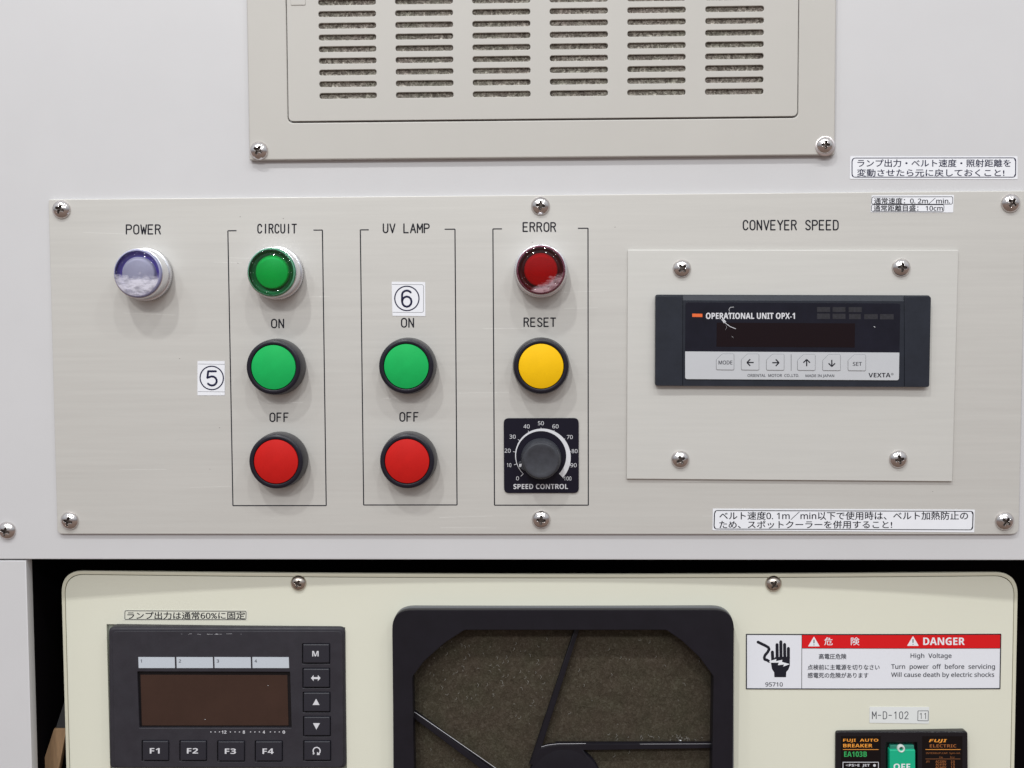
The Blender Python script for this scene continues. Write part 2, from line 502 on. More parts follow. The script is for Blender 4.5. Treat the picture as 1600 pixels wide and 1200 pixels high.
def screw(px, py, w, parent, r=15, dull=False, cream=False, ang=None):
    f = atc(px, py, w + 5) if cream else at(px, py, w + 5)
    ww = w + (cw(f[0]) if cream else 0)
    key = dull
    if key not in SCREW:
        ob = finish('screw', screw_mesh(), STEEL_DULL if dull else STEEL, None, smooth=50)
        me = ob.data; me.materials.append(RECESS_SHADE)
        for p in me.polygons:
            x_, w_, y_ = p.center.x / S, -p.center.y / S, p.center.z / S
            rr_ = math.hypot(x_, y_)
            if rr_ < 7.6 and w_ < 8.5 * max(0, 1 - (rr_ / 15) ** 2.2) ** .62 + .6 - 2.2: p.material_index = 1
        SCREW[key] = ob.data
    else:
        ob = bpy.data.objects.new('screw', SCREW[key]); COL.objects.link(ob)
    ob.name = 'screw'
    place(ob, (f[0], f[1], ww), parent)
    ob.scale = (r / 15,) * 3
    ob.rotation_euler = (0, ang if ang is not None else random.uniform(0, math.pi / 2), 0)
    return ob


# ------------------------------------------------------------------ machine cabinet
cab = empty('machine_cabinet', (0, 0, 0), 'pale grey painted sheet metal machine cabinet behind all the panels', 'cabinet')
uL, vT = at(-420, -420); uR, _ = at(2020, -420)
v_edge = at(800, 874.5)[1]
u_post = at(41, 880)[0]
plate('front_panel', rect(uL, v_edge, uR, vT), -22, 0, CAB, cab, bevel=1.6)
vB = at(800, 1700)[1]
plate('side_panel', rounded(rect(uL, vB, u_post - .5, v_edge - 2.2), [0, 0, 0, 0]), -22, -.8, CAB, cab, bevel=1.8)
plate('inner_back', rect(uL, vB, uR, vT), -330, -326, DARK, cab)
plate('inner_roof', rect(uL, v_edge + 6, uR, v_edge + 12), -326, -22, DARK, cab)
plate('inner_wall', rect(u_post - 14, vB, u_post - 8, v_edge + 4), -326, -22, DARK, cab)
screw(9, 830, 0, cab, 14.5, ang=.3)

# loose things in the dark gap
q = px_quad([(60, 1212), (90, 1212), (104, 1139), (84, 1139)], -62)
o = plate('wooden_slat', q, -75, -62, WOOD, bevel=1); tag(o, 'bare wooden slat leaning in the dark gap left of the cream cover', 'slat')
q = px_quad([(87, 1137.5), (104, 1137.5), (104, 1085)], -66)
o = plate('dark_strip', q, -80, -66, STEELDARK, bevel=.5); tag(o, 'dark grey strip just above the wooden slat in the gap', 'strip')
cb = empty('wire_bundle', (*at(54, 1005, -90), -90), 'thin dark wires glinting in the black gap beside the side panel', 'wires')
for (a, b, c_) in (((48, 960), (58, 1000), (50, 1040)), ((50, 1015), (57, 998), (60, 985)), ((46, 1020), (52, 1024), (47, 1034))):
    strokes('wire', [[at(*a, -90), at(*b, -90), at(*c_, -90)]], 1.6, -90, mat('wire_sheath', (.02, .02, .022), .15, coat=1), cb, ORG[cb.name], flat=1)

# ------------------------------------------------------------------ vent cover
vc = empty('vent_cover', (*at(846, 248, 0), 0), 'beige louvred vent cover with six columns of slots at the top', 'vent cover')
vo = ORG[vc.name]
a0 = at(389.5, 200, 6); a1 = at(1304, 200, 6); vb = at(846, 247, 5)[1]; vtop = at(800, -380)[1]
d0 = at(449.5, 100, 10)[0]; d1 = at(1246.5, 100, 10)[0]; dv = at(850, 185.5, 10)[1]
plate('frame', [rounded(rect(a0[0], vb, a1[0], vtop), 3), rounded(rect(d0 - 1.2, dv - 2.0, d1 + 1.2, vtop - 100), [9, 9, 1, 1])], .2, 9, VENT, vc, vo, bevel=2.2)
holes = []
p1 = at(544, 148.5, 10); p6 = at(1147.2, 144.3, 10); ptop = at(542.5, 20.7, 10)
pitch = (ptop[1] - p1[1]) / 7
vrow = (p1[1] + p6[1]) / 2
hl = 44.3
for c_ in range(6):
    uc = p1[0] + (p6[0] - p1[0]) * c_ / 5
    for r_ in range(13):
        vv = vrow + r_ * pitch
        holes.append(rounded(rect(uc - hl, vv - 4.3, uc + hl, vv + 4.3), 4.25, 5))
plate('door', [rounded(rect(d0, dv, d1, vtop - 102), [8, 8, 1, 1])] + holes, 6.6, 10.4, VENT, vc, vo, bevel=.7)
plate('filter_mat', rect(d0 + 20, dv + 8, d1 - 20, vtop - 120), 4.0, 6.0, FELT, vc, vo)
plate('latch', rounded(pxr(454, -40, 477, 8, 11), 2), 10, 11.4, VENT, vc, vo, bevel=.5)
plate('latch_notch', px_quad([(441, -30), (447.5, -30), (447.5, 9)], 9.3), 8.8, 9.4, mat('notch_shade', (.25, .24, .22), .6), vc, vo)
screw(403.5, 235, 9, vc, 14.3, ang=.5); screw(1290, 226.5, 9, vc, 13.2, ang=.05)
wpos = at(1289.5, 228.5, 9.5)
lathe('washer', [(15, 8.8), (15, 10.6), (14, 11), (9, 11)], wpos, mat('washer_metal', (.80, .74, .74), .3, metal=1), vc, vo)

# ------------------------------------------------------------------ control panel plate
pc = at(840, 570, 6)
cp = empty('control_panel', (*pc, 0), 'wide brushed metal control plate with black lettering fixed to the cabinet', 'control panel')
co = ORG[cp.name]
tl = at(75.5, 311.5, 6); bl = at(89.5, 834.5, 6); tr_ = at(1601, 298, 6); br = at(1593.5, 836, 6)
PU0 = (tl[0] + bl[0]) / 2; PU1 = (tr_[0] + br[0]) / 2
bot = [bl, br]; top = [tl, at(1590, 298, 6)]
plate('plate', rounded([(PU0, bl[1]), (PU1, br[1] + 1), (PU1, tr_[1]), (PU0, tl[1])], [8, 12, 4, 4]), .3, 6, PLATE, cp, co, bevel=1.0)
for x, y in ((94, 327), (844.5, 321.5), (1581, 317), (107, 814.5), (845.5, 812.5), (1571.5, 815)):
    screw(x, y, 6, cp, 14.6)

# frames round the three columns
W = 6.1


def bracket(xl, xl2, xr, xr2, yt_l, yt_r, tickl, tickr, yb):
    a = at(xl, yt_l, W); b = at(xl2, yb, W); c_ = at(xr, yt_r, W); d = at(xr2, yb, W)
    ul = (a[0] + b[0]) / 2; ur = (c_[0] + d[0]) / 2; vb_ = (b[1] + d[1]) / 2; vt = (a[1] + c_[1]) / 2
    strokes('printed_frame', [[(ul + tickl, vt), (ul, vt), (ul, vb_), (ur, vb_), (ur, vt), (ur - tickr, vt)]], 0.85, W + .08, INK, cp, co, flat=.25, roundcap=False)


bracket(356, 364, 503.5, 510, 360, 360, 13.5, 14, 790)
bracket(562.5, 568.7, 711, 714, 359.2, 358, 13, 16, 789)
bracket(770.5, 772.3, 918.5, 919.5, 358, 356.3, 14, 15.5, 789.3)

# single-stroke engraved letters on a 4 x 6 cell


def arcp(cx, cy, rx, ry, a0, a1, n=6):
    return [(cx + rx * math.cos(math.radians(a0 + (a1 - a0) * k / n)), cy + ry * math.sin(math.radians(a0 + (a1 - a0) * k / n))) for k in range(n + 1)]


G = {
    'P': [[(0, 0), (0, 6), (2.4, 6)] + arcp(2.4, 4.5, 1.5, 1.5, 90, -90) + [(0, 3)]],
    'O': [arcp(2, 4.3, 1.9, 1.7, 0, 180, 8) + arcp(2, 1.7, 1.9, 1.7, 180, 360, 8) + [(3.9, 4.3)]],
    'W': [[(0, 6), (1, 0), (2.1, 4.4), (3.2, 0), (4.2, 6)]],
    'E': [[(3.4, 6), (0, 6), (0, 0), (3.4, 0)], [(0, 3.1), (2.9, 3.1)]],
    'R': [[(0, 0), (0, 6), (2.2, 6)] + arcp(2.2, 4.6, 1.4, 1.4, 90, -90) + [(0, 3.2)], [(2.1, 3.2), (3.7, 0)]],
    'C': [[(3.7, 4.5)] + arcp(2, 4.2, 1.8, 1.8, 20, 180, 8) + arcp(2, 1.8, 1.8, 1.8, 180, 340, 8)],
    'I': [[(2, 0), (2, 6)]],
    'U': [[(.2, 6), (.2, 1.7)] + arcp(2, 1.7, 1.8, 1.7, 180, 360, 8) + [(3.8, 6)]],
    'T': [[(0, 6), (4, 6)], [(2, 6), (2, 0)]],
    'V': [[(0, 6), (2, 0), (4, 6)]],
    'L': [[(.2, 6), (.2, 0), (3.6, 0)]],
    'A': [[(0, 0), (2, 6), (4, 0)], [(.75, 2), (3.25, 2)]],
    'M': [[(0, 0), (0, 6), (2, 2.2), (4, 6), (4, 0)]],
    'N': [[(.2, 0), (.2, 6), (3.7, 0), (3.7, 6)]],
    'F': [[(3.4, 6), (.2, 6), (.2, 0)], [(.2, 3.1), (2.8, 3.1)]],
    'S': [[(3.7, 4.9)] + arcp(2, 4.6, 1.7, 1.4, 20, 200, 8) + [(1.2, 3.4), (2.8, 2.7)] + arcp(2, 1.4, 1.8, 1.4, 10, -160, 8)],
    'D': [[(.1, 0), (.1, 6), (2, 6)] + arcp(2, 4.2, 1.8, 1.8, 90, 0, 4) + arcp(2, 1.8, 1.8, 1.8, 0, -90, 4) + [(.1, 0)]],
    'Y': [[(0, 6), (2, 3), (4, 6)], [(2, 3), (2, 0)]],
    '5': [[(3.5, 6), (.6, 6), (.3, 3.3)] + arcp(2, 2, 1.8, 1.9, 120, -145, 10)],
    '6': [[(3.4, 5.3)] + arcp(2, 4.4, 1.7, 1.6, 50, 180, 6) + [(.3, 2)] + arcp(2, 1.9, 1.7, 1.9, 180, 540, 12)],
    '-': [[(.4, 3), (3.2, 3)]], '1': [[(.8, 4.9), (2.2, 6), (2.2, 0)]],
    '0': [arcp(2, 4.1, 1.7, 1.9, 0, 180, 8) + arcp(2, 1.9, 1.7, 1.9, 180, 360, 8) + [(3.7, 4.1)]],
    '2': [[(.3, 4.6)] + arcp(2, 4.4, 1.7, 1.6, 175, -20, 8) + [(.2, 0), (3.8, 0)]],
    ' ': [],
}


def engraved(body, box, parent, org, w=W, m=INK, r=1.05, adv=5.6, cream=False):
    x0, y0, x1, y1 = box
    f = (lambda x, y: atc(x, y, w)) if cream else (lambda x, y: at(x, y, w))
    paths, xs = [], []
    for i, ch in enumerate(body):
        for p in G[ch]:
            q = [(a + i * adv, b) for a, b in p]; paths.append(q); xs += [a for a, _ in q]
    a0, a1 = min(xs), max(xs)
    c = [f(x0, y1), f(x1, y1), f(x1, y0), f(x0, y0)]
    out = []
    for p in paths:
        o = []
        for (a, b) in p:
            s = (a - a0) / (a1 - a0); t = b / 6
            o.append(tuple((c[0][k] * (1 - s) + c[1][k] * s) * (1 - t) + (c[3][k] * (1 - s) + c[2][k] * s) * t for k in (0, 1)))
        out.append(o)
    return strokes('lettering', out, r, w + .08, m, parent, org, flat=.3, bow=cream)


for body, box in (('POWER', (197.5, 351.5, 250.5, 365.5)), ('CIRCUIT', (403, 350.5, 463, 364)), ('ON', (424.5, 499, 443, 512)),
                  ('OFF', (422, 645.5, 450, 658.5)), ('UV LAMP', (599, 350, 670.5, 363.5)), ('ON', (627.5, 497.5, 646, 511)),
                  ('OFF', (625, 644.7, 653, 658)), ('ERROR', (817.5, 348, 868, 361.5)), ('RESET', (819, 497, 868, 510)),
                  ('CONVEYER SPEED', (1161.5, 344.5, 1309.5, 359))):
    engraved(body, box, cp, co)

random.seed(21)
sp1 = [[at(371, 411, 6.1), at(372.2, 411.4, 6.1)]]
for _ in range(14):
    x, y = random.uniform(100, 1570), random.uniform(320, 825)
    sp1.append([at(x, y, 6.1), at(x + random.uniform(.4, 1.2), y + random.uniform(-.3, .3), 6.1)])
strokes('grime_specks', sp1, .35, 6.05, mat('grime', (.10, .08, .07), .8), cp, co, flat=.3)['kind'] = 'stuff'
hs = []
for _ in range(26):
    x, y = random.uniform(90, 1560), random.uniform(315, 830); l_ = random.uniform(15, 90); k_ = random.uniform(-.04, .04)
    hs.append([at(x, y, 6.1), at(x + l_, y + l_ * k_, 6.1)])
strokes('hairline_scratches', hs, .16, 6.02, mat('scratch', (.72, .71, .69), .4, metal=.4), cp, co, flat=.25)['kind'] = 'stuff'

# ------------------------------------------------------------------ mounting plate with the display
c0 = px_quad([(979, 748), (1487.5, 752), (1497, 391), (981, 390.5)], 9)
sp = empty('mounting_plate', (*at(1235, 570, 9), 6), 'square-cornered paler metal plate under CONVEYER SPEED holding the black display', 'mounting plate')
so = ORG[sp.name]
plate('plate', rounded(c0, .8, 2), 6.2, 10.5, SUBP, sp, so, bevel=.7)
for x, y in ((1066, 419.5), (1409.5, 418), (1063.5, 718.5), (1405, 718)):
    screw(x, y, 10.5, sp, 14.2)

op = empty('operator_display', (*at(1239, 533, 11), 10.5), 'black rectangular operator display unit with white key strip and orange mark', 'display unit')
oo = ORG[op.name]
WF = 21


def zx(x, y): return (1000 + x / 3.3333, 430 + y / 3.3333)


hb = px_quad([zx(80, 576), zx(1506, 583), zx(1518, 104), zx(82, 100)], WF)
# body with the top edge falling back between the two cheeks
cheek_l = px_quad([zx(80, 576), zx(222, 577), zx(222, 112), zx(81, 108)], WF)
cheek_r = px_quad([zx(1378, 582), zx(1507, 583), zx(1516, 110), zx(1378, 112)], WF)
plate('housing', rounded(hb, 4), 10.7, WF - 5, HOUS, op, oo, bevel=1.2)
plate('end_cheek', rounded(cheek_l, [4, 0, 0, 4]), WF - 6, WF, HOUS, op, oo, bevel=.5)
plate('end_cheek', rounded(cheek_r, [0, 4, 4, 0]), WF - 6, WF, HOUS, op, oo, bevel=.5)
bm = bmesh.new()
mid = px_quad([zx(224, 577), zx(1376, 582)], WF) + px_quad([zx(1376, 135), zx(224, 131)], WF)
top_ = px_quad([zx(1376, 106), zx(224, 103)], WF - 4)
vs = [bm.verts.new((*p, WF - .6)) for p in mid] + [bm.verts.new((*top_[0], WF - 5.4)), bm.verts.new((*top_[1], WF - 5.4))]
vs += [bm.verts.new((*mid[1], 12)), bm.verts.new((*mid[0], 12))]
bm.faces.new(vs[0:4]); bm.faces.new((vs[3], vs[2], vs[4], vs[5])); bm.faces.new((vs[0], vs[7], vs[6], vs[1]))
finish('front_frame', bm, HOUS, op, oo, smooth=20)
film = px_quad([zx(235, 541), zx(1348, 547), zx(1355, 146), zx(238, 140)], WF)
plate('face_film', rounded(film, 4), WF - .5, WF + .5, FILM, op, oo, bevel=.25)
wh = px_quad([zx(235, 541), zx(1348, 547), zx(1350.5, 403), zx(235, 397)], WF + .6)
plate('key_strip', rounded(wh, [3.5, 3.5, 0, 0]), WF + .5, WF + .9, KEYW, op, oo)
plate('display_window', px_quad([zx(398, 372), zx(1118, 376), zx(1120, 251), zx(400, 247)], WF + .6), WF + .5, WF + .8, REDWIN, op, oo)
WK = WF + 1.3
for i, (x, lab) in enumerate(((398, 'MODE'), (528, 'L'), (659, 'R'), (821, 'U'), (952, 'D'), (1084, 'SET'))):
    y = 410 + i * .9
    pts = px_quad([zx(x, y + 82), zx(x + 91, y + 83), zx(x + 91, y), zx(x + 31, y), zx(x, y + 30)], WK)
    pts = rounded(pts, [1.8, 1.8, 1.8, 1.2, 1.2], 4)
    k = plate('key', pts, WF + .9, WF + 1.7, KEYW, op, oo, bevel=.35)
    strokes('outline', [pts], .36, WF + 1.35, KEYLINE, k, oo, flat=.8, cyclic=True)
    cx, cy = x + 47, y + 44
    if len(lab) > 1:
        h = 10 if lab == 'MODE' else 10
        bb = (x + 11, cy - 9, x + 82, cy + 11) if lab == 'MODE' else (x + 24, cy - 6, x + 71, cy + 14)
        text(lab, (*zx(bb[0], bb[1]), *zx(bb[2], bb[3])), WF + 1.75, GREYINK, k, oo, thick=.3)
    else:
        dx, dy = {'L': (-1, 0), 'R': (1, 0), 'U': (0, -1), 'D': (0, 1)}[lab]
        def pt(a, b): return at(*zx(cx + dx * a - dy * b, cy + dy * a + dx * b), WF + 1.75)
        strokes('arrow', [[pt(-17, 0), pt(17, 0)], [pt(1, -17), pt(18, 0), pt(1, 17)]], .95, WF + 1.75, INK, k, oo, flat=.25, roundcap=False)
plate('divider', px_quad([zx(786, 498), zx(788.5, 498), zx(788.5, 412), zx(786, 412)], WF + 1), WF + .8, WF + 1.1, KEYLINE, op, oo)
plate('orange_mark', px_quad([zx(272, 217), zx(325, 218), zx(325, 201), zx(272, 200)], WF + .6), WF + .5, WF + .7, ORANGE, op, oo)
text('OPERATIONAL UNIT OPX-1', (*zx(343, 196), *zx(806, 228)), WF + .7, WPRINT, op, oo, bold=.022, thick=.25)
text('ORIENTAL  MOTOR  CO.,LTD.', (*zx(560, 515), *zx(828, 532)), WF + 1.0, GREYINK, op, oo, thick=.2)
text('MADE IN JAPAN', (*zx(862, 517), *zx(1011, 534)), WF + 1.0, GREYINK, op, oo, thick=.2)
text('VEXTA', (*zx(1190, 509), *zx(1305, 532)), WF + 1.0, INK, op, oo, bold=.02)
text('®', (*zx(1307, 509), *zx(1321, 521)), WF + 1.0, INK, op, oo)
for (x0, y0, x1, y1) in ((922, 166, 990, 191), (1003, 166, 1070, 191), (1087, 166, 1155, 192), (922, 200, 990, 228), (1003, 201, 1070, 228),
                         (1089, 202, 1150, 229), (1168, 203, 1238, 229), (1250, 203, 1321, 230)):
    plate('indicator', px_quad([zx(x0, y1), zx(x1, y1), zx(x1, y0), zx(x0, y0)], WF + .6), WF + .5, WF + .62, FAINT, op, oo)
# white scuffs on the film
sc_paths = [([(425, 232), (440, 245), (452, 255), (470, 268), (498, 279)], .55), ([(432, 230), (445, 242)], .9), ([(466, 187), (463, 178), (470, 168), (488, 166)], .3),
            ([(440, 215), (462, 205), (466, 190)], .25), ([(447, 262), (452, 272), (445, 285)], .2), ([(478, 318), (487, 326)], .2), ([(1219, 268), (1224, 271)], .5),
            ([(430, 236), (438, 250)], .4)]
scs = [strokes('scuff', [[at(*zx(*p), WF + .8) for p in pp]], r_, WF + .75, DUST_HIGHLIGHT, op, oo, flat=.3) for pp, r_ in sc_paths]

# ------------------------------------------------------------------ pilot lamps


def pilot(px, py, label, disc_m, well_m, lens_col, film=None, rim=(.5, .5, .5)):
    c = at(px, py, 50); org = (*c, 6)
    t = empty('pilot_lamp', org, label, 'pilot lamp')
    lathe('collar', [(38.5, 5.8), (40.6, 7), (41.0, 8), (41.0, 17), (40.4, 18.2), (37, 19)], c, ALU, t, org, seg=150, knurl=.45, kn=40.5, smooth=25)
    lathe('bezel', [(37.5, 18.5), (39.2, 20), (39.2, 36), (38.9, 41), (38.0, 44.2), (37.0, 44.8), (36.2, 44.2), (35.9, 40), (35.6, 14)], c, ALU, t, org)
    lathe('lamp_well', [(35.5, 40), (35.0, 38.5), (30, 37), (26.0, 36.4), (0, 36.4)], c, well_m, t, org)
    lathe('diffuser', [(25.6, 36), (25.3, 44), (24.4, 45.6), (23, 46.3), (0, 46.8)], c, disc_m, t, org)
    bump_r = [(35.9, 38), (35.8, 46.5), (35.3, 48.8), (34.0, 50.2), (31.8, 50.9), (30.2, 50.2), (29.0, 49.9), (27.6, 50.8), (26.0, 51.1), (0, 51.3)]
    ln = lathe('lens', bump_r, c, lens_mat('lens_' + label[:6], lens_col), t, org, smooth=60)
    # outer wall of the lens, seen as a paler edge
    lathe('lens_rim', [(36.0, 40), (36.05, 47.0), (35.7, 49.0), (35.1, 49.9), (34.5, 50.2), (34.5, 49.6), (34.8, 44)], c, mat('rim_' + label[:6], rim, .12, alpha=.6), t, org)
    for k in range(9):  # pale dots painting the sparkle round the lens ring
        a = math.radians(205 - 230 * k / 8 + random.uniform(-6, 6))
        for rr_, sz in ((31.0, .42), (27.0, .32)):
            if random.random() < .45:
                p_ = (c[0] + rr_ * math.cos(a), c[1] + rr_ * math.sin(a))
                lathe('lens_sparkle', [(sz, 50.6), (sz * .8, 51.2), (0, 51.5)], p_, mat('sparkle_' + label[:6], tuple(min(1, .35 + .6 * q_) for q_ in rim), .1), ln, org, seg=8)
    if film: lathe('torn_film', [(34.4, 50.6), (31.5, 51.5), (28, 51.7), (0, 51.8)], c, film, t, org)
    return t


pilot(214, 427, 'white POWER pilot lamp with violet ring and torn film', mat('white_diffuser', (.62, .62, .70), .4), mat('violet_well', (.13, .09, .46), .4),
      (.88, .88, .97), film_mat('torn_white_film', (.72, .70, .80), -.01, .85), rim=(.55, .55, .80))
pilot(423.5, 425, 'green CIRCUIT pilot lamp with silver bezel above the ON button', mat('green_diffuser', (.008, .58, .19), .4), mat('green_well', (.006, .11, .05), .4),
      (.35, .95, .62), rim=(.18, .55, .35))
pilot(845, 421.5, 'red ERROR pilot lamp with silver bezel and scuffed lens', mat('red_diffuser', (.60, .0008, .006), .5, spec=.2), mat('red_well', (.06, .003, .025), .4),
      (.88, .12, .16), film_mat('scuffed_pink_film', (.74, .50, .56), -.40, .55, tilt=.5), rim=(.30, .07, .13))

# ------------------------------------------------------------------ push buttons
pb = {}


def button(px, py, label, capm):
    c = at(px, py, 38); org = (*c, 6)
    t = empty('push_button', org, label, 'push button', 'round push buttons with black bezels')
    lathe('bezel', [(42.9, 5.8), (44.0, 8), (44.0, 14), (43.6, 22), (42.6, 33), (41.6, 36.4), (39.9, 37.6), (37.0, 37.9), (35.4, 37.4), (35.0, 33), (34.8, 22)], c, BLACK, t, org)
    lathe('cap', [(34.3, 24), (34.3, 36.4), (34.0, 37.2), (33.3, 37.6), (0, 37.9)], c, capm, t, org)
    return t


button(427, 574, 'green ON push button under the green CIRCUIT pilot lamp', GREENCAP)
button(634.7, 572.5, 'green ON push button below the circled 6 sticker', GREENCAP)
button(845.4, 572.3, 'yellow RESET push button below the red ERROR lamp', YELLOWCAP)
button(431, 721.4, 'red OFF push button in the CIRCUIT column', REDCAP)
button(636, 720.8, 'red OFF push button in the UV LAMP column', REDCAP)

# ------------------------------------------------------------------ speed dial


def zd(x, y): return (750 + x / 5.455, 620 + y / 5.455)


kc = at(845.4, 720, 42); org = (*kc, 6)
sd = empty('speed_dial', org, 'black square speed control dial with round grey knob and white scale', 'dial')
plate('dial_plate', rounded(pxr(787.3, 653.3, 904.3, 770.3, 8), 8), 6.2, 8.4, BLACK_DIAL, sd, org, bevel=.3)
W2 = 8.5
sc_c = at(*zd(521, 505), W2)
arc_out, arc_in = [], []
for k in range(61):
    a = math.radians(225 - 270 * k / 60); t_ = k / 60
    ro = 39.9 + 8.0 * t_ ** 1.35; arc_in.append((sc_c[0] + 39.2 * math.cos(a), sc_c[1] + 39.2 * math.sin(a))); arc_out.append((sc_c[0] + ro * math.cos(a), sc_c[1] + ro * math.sin(a)))
plate('scale_arc', arc_in + arc_out[::-1], W2 - .1, W2 + .1, WPRINT, sd, org)
ticks = []
for k in range(11):
    a = math.radians(225 - 27 * k); r0 = 39.5 + 8.0 * (k / 10) ** 1.35; r1 = max(44.5, r0 + 1.8)
    if k == 0: r0, r1 = 39.5, 45
    ticks.append([(sc_c[0] + r0 * math.cos(a), sc_c[1] + r0 * math.sin(a)), (sc_c[0] + r1 * math.cos(a), sc_c[1] + r1 * math.sin(a))])
strokes('scale_tick', ticks, .4, W2, WPRINT, sd, org, flat=.3, roundcap=False)
for lab, x, y, hw in (('0', 320, 695, 12), ('10', 248, 582, 19), ('20', 235, 459, 26), ('30', 278, 340, 26), ('40', 397, 252, 26), ('50', 519, 225, 25), ('60', 643, 252, 26),
                      ('70', 765, 343, 25), ('80', 806, 463, 25), ('90', 797, 583, 27), ('100', 747, 696, 32)):
    text(lab, (*zd(x - hw, y - 17), *zd(x + hw, y + 17)), W2, WPRINT, sd, org)
text('SPEED CONTROL', (*zd(285, 743), *zd(750, 786)), W2, WPRINT, sd, org, bold=.02)
kn = lathe('knob', [(31.5, 8.4), (31.5, 14), (30.8, 15.5), (30.2, 17), (29.2, 36), (27.9, 40.5), (25.8, 42.2), (22.5, 42.4), (20.5, 41.9), (0, 41.7)], kc, KNOB, sd, org, seg=90)
pk = at(*zd(345, 578), 15)
plate('pointer', rounded([(kc[0] - 24, pk[1] + 9), (kc[0] - 24, pk[1] - 11), (pk[0] - 3.2, pk[1] - 4.2), (pk[0] - 3.2, pk[1] + 3.6)], 2), 8.6, 14.5, KNOB, kn, org, bevel=.8)
plate('pointer_mark', px_quad([zd(335, 600), zd(353, 594), zd(356, 570), zd(334, 574)], 14.7), 14.3, 14.8, WPRINT, kn, org)

# ------------------------------------------------------------------ stickers on the plate and cabinet


def sticker(name, x0, y0, x1, y1, w, label, m=WHITE_STK, cream=False, cat='sticker', r=.8, quad=None):
    q = px_quad(quad, w, cream) if quad else px_quad([(x0, y1), (x1, y1), (x1, y0), (x0, y0)], w, cream)
    cx = sum(p[0] for p in q) / 4; cy = sum(p[1] for p in q) / 4
    org = (cx, cy, w + (cw(cx) if cream else 0))
    t = empty(name, org, label, cat)
    plate('backing', rounded(q, r, 2), w, w + .5, m, t, org, bow=cream)
    return t, org


def border(pts, r, w, parent, org, m=INK, cream=False, th=.4):
    pts = rounded(pts, r, 5)
    return strokes('border', [pts], th * 1.5, w + .12, m, parent, org, flat=.3, cyclic=True, bow=cream)


def z4(x, y): return (60 + x / 3.53, 290 + y / 3.53)


t, g = sticker('number_sticker', *z4(878, 968), *z4(1028, 1157), 6.1, 'white sticker with circled 5 left of the CIRCUIT column')
strokes('ring', [circle(*at(*z4(956, 1061), 6.7), 18.4, 56)], .95, 6.7, NAVY, t, g, flat=.2, cyclic=True)
engraved('5', (*z4(932, 1024), *z4(983, 1104)), t, g, 6.7, NAVY, 1.6)
for yy in (985, 1137): strokes('edge_line', [[at(*z4(880, yy - 1), 6.6), at(*z4(1027, yy + 1), 6.6)]], .28, 6.6, GREYINK, t, g, roundcap=False)


def z6(x, y): return (540 + x / 4, 330 + y / 4)


t, g = sticker('number_sticker', *z6(288, 442), *z6(498, 655), 6.1, 'white sticker with circled 6 above the UV LAMP ON button', quad=[z6(293, 654), z6(499, 656), z6(498, 443), z6(288, 441)])
strokes('ring', [circle(*at(*z6(383, 545), 6.7), 18.9, 56)], .95, 6.7, NAVY, t, g, flat=.2, cyclic=True)
engraved('6', (*z6(353, 496), *z6(412, 597)), t, g, 6.7, NAVY, 1.6)
pp = [at(*z6(*p), 6.6) for p in ((290, 458), (476, 459), (484, 462), (487, 470), (487, 620), (484, 630), (476, 633), (294, 632))]
strokes('border', [pp], .3, 6.6, GREYINK, t, g, roundcap=False)


def z3(x, y): return (1300 + x / 5.3333, 220 + y / 5.3333)


t, g = sticker('tape_label', *z3(150, 130), *z3(1545, 320), .1, 'white two-line Japanese tape label on the cabinet above the plate corner', cat='label',
               quad=[z3(148, 318), z3(1545, 321), z3(1545, 130), z3(152, 130)])
border(px_quad([z3(166, 303), z3(1530, 303), z3(1532, 142), z3(168, 144)], .6), 5, .6, t, g, NAVY)
strokes('border_end', [px_quad([z3(176, 152), z3(167, 170), z3(167, 280), z3(176, 297)], .7)], .75, .7, NAVY, t, g)
strokes('border_end', [px_quad([z3(1522, 152), z3(1531, 170), z3(1530, 275), z3(1521, 292)], .7)], .75, .7, NAVY, t, g)
text('ランプ出力・ベルト速度・照射距離を', (*z3(212, 155), *z3(1488, 219)), .7, NAVY, t, g)
text('変動させたら元に戻しておくこと!', (*z3(208, 235), *z3(1435, 298)), .7, NAVY, t, g)

t, g = sticker('tape_label', *z3(330, 450), *z3(1015, 597), 6.1, 'small white tape label reading 0.2m/min. and 10cm at the plate top', cat='label',
               quad=[z3(322, 596), z3(1008, 598), z3(1015, 452), z3(330, 455)])
border(px_quad([z3(330, 527), z3(1003, 528), z3(1007, 466), z3(333, 468)], 6.6), 2.5, 6.6, t, g, INK, th=.28)
border(px_quad([z3(328, 588), z3(930, 591), z3(934, 533), z3(331, 532)], 6.6), 2.5, 6.6, t, g, INK, th=.28)
text('通常速度：0. 2m／min.', (*z3(350, 476), *z3(982, 526)), 6.7, INK, t, g)
text('通常距離目盛： 10cm', (*z3(346, 537), *z3(922, 586)), 6.7, INK, t, g)


def z8(x, y): return (1080 + x / 3.0769, 770 + y / 3.0769)


t, g = sticker('tape_label', *z8(103, 77), *z8(1362, 185), 6.1, 'long white two-line Japanese tape label at the bottom of the plate', cat='label',
               quad=[z8(102, 180), z8(1360, 190), z8(1363, 81), z8(104, 76)])
border(px_quad([z8(110, 174), z8(1353, 178), z8(1356, 89), z8(113, 85)], 6.6), 4.5, 6.6, t, g, INK)
strokes('border_end', [px_quad([z8(117, 90), z8(112, 100), z8(110, 160), z8(115, 170)], 6.7)], .75, 6.7, INK, t, g)
strokes('border_end', [px_quad([z8(1350, 94), z8(1355, 104), z8(1353, 163), z8(1348, 174)], 6.7)], .75, 6.7, INK, t, g)
text('ベルト速度0. 1m／min以下で使用時は、ベルト加熱防止の', (*z8(135, 91), *z8(1330, 130)), 6.7, INK, t, g)
text('ため、スポットクーラーを併用すること!', (*z8(135, 134), *z8(965, 172)), 6.7, INK, t, g)

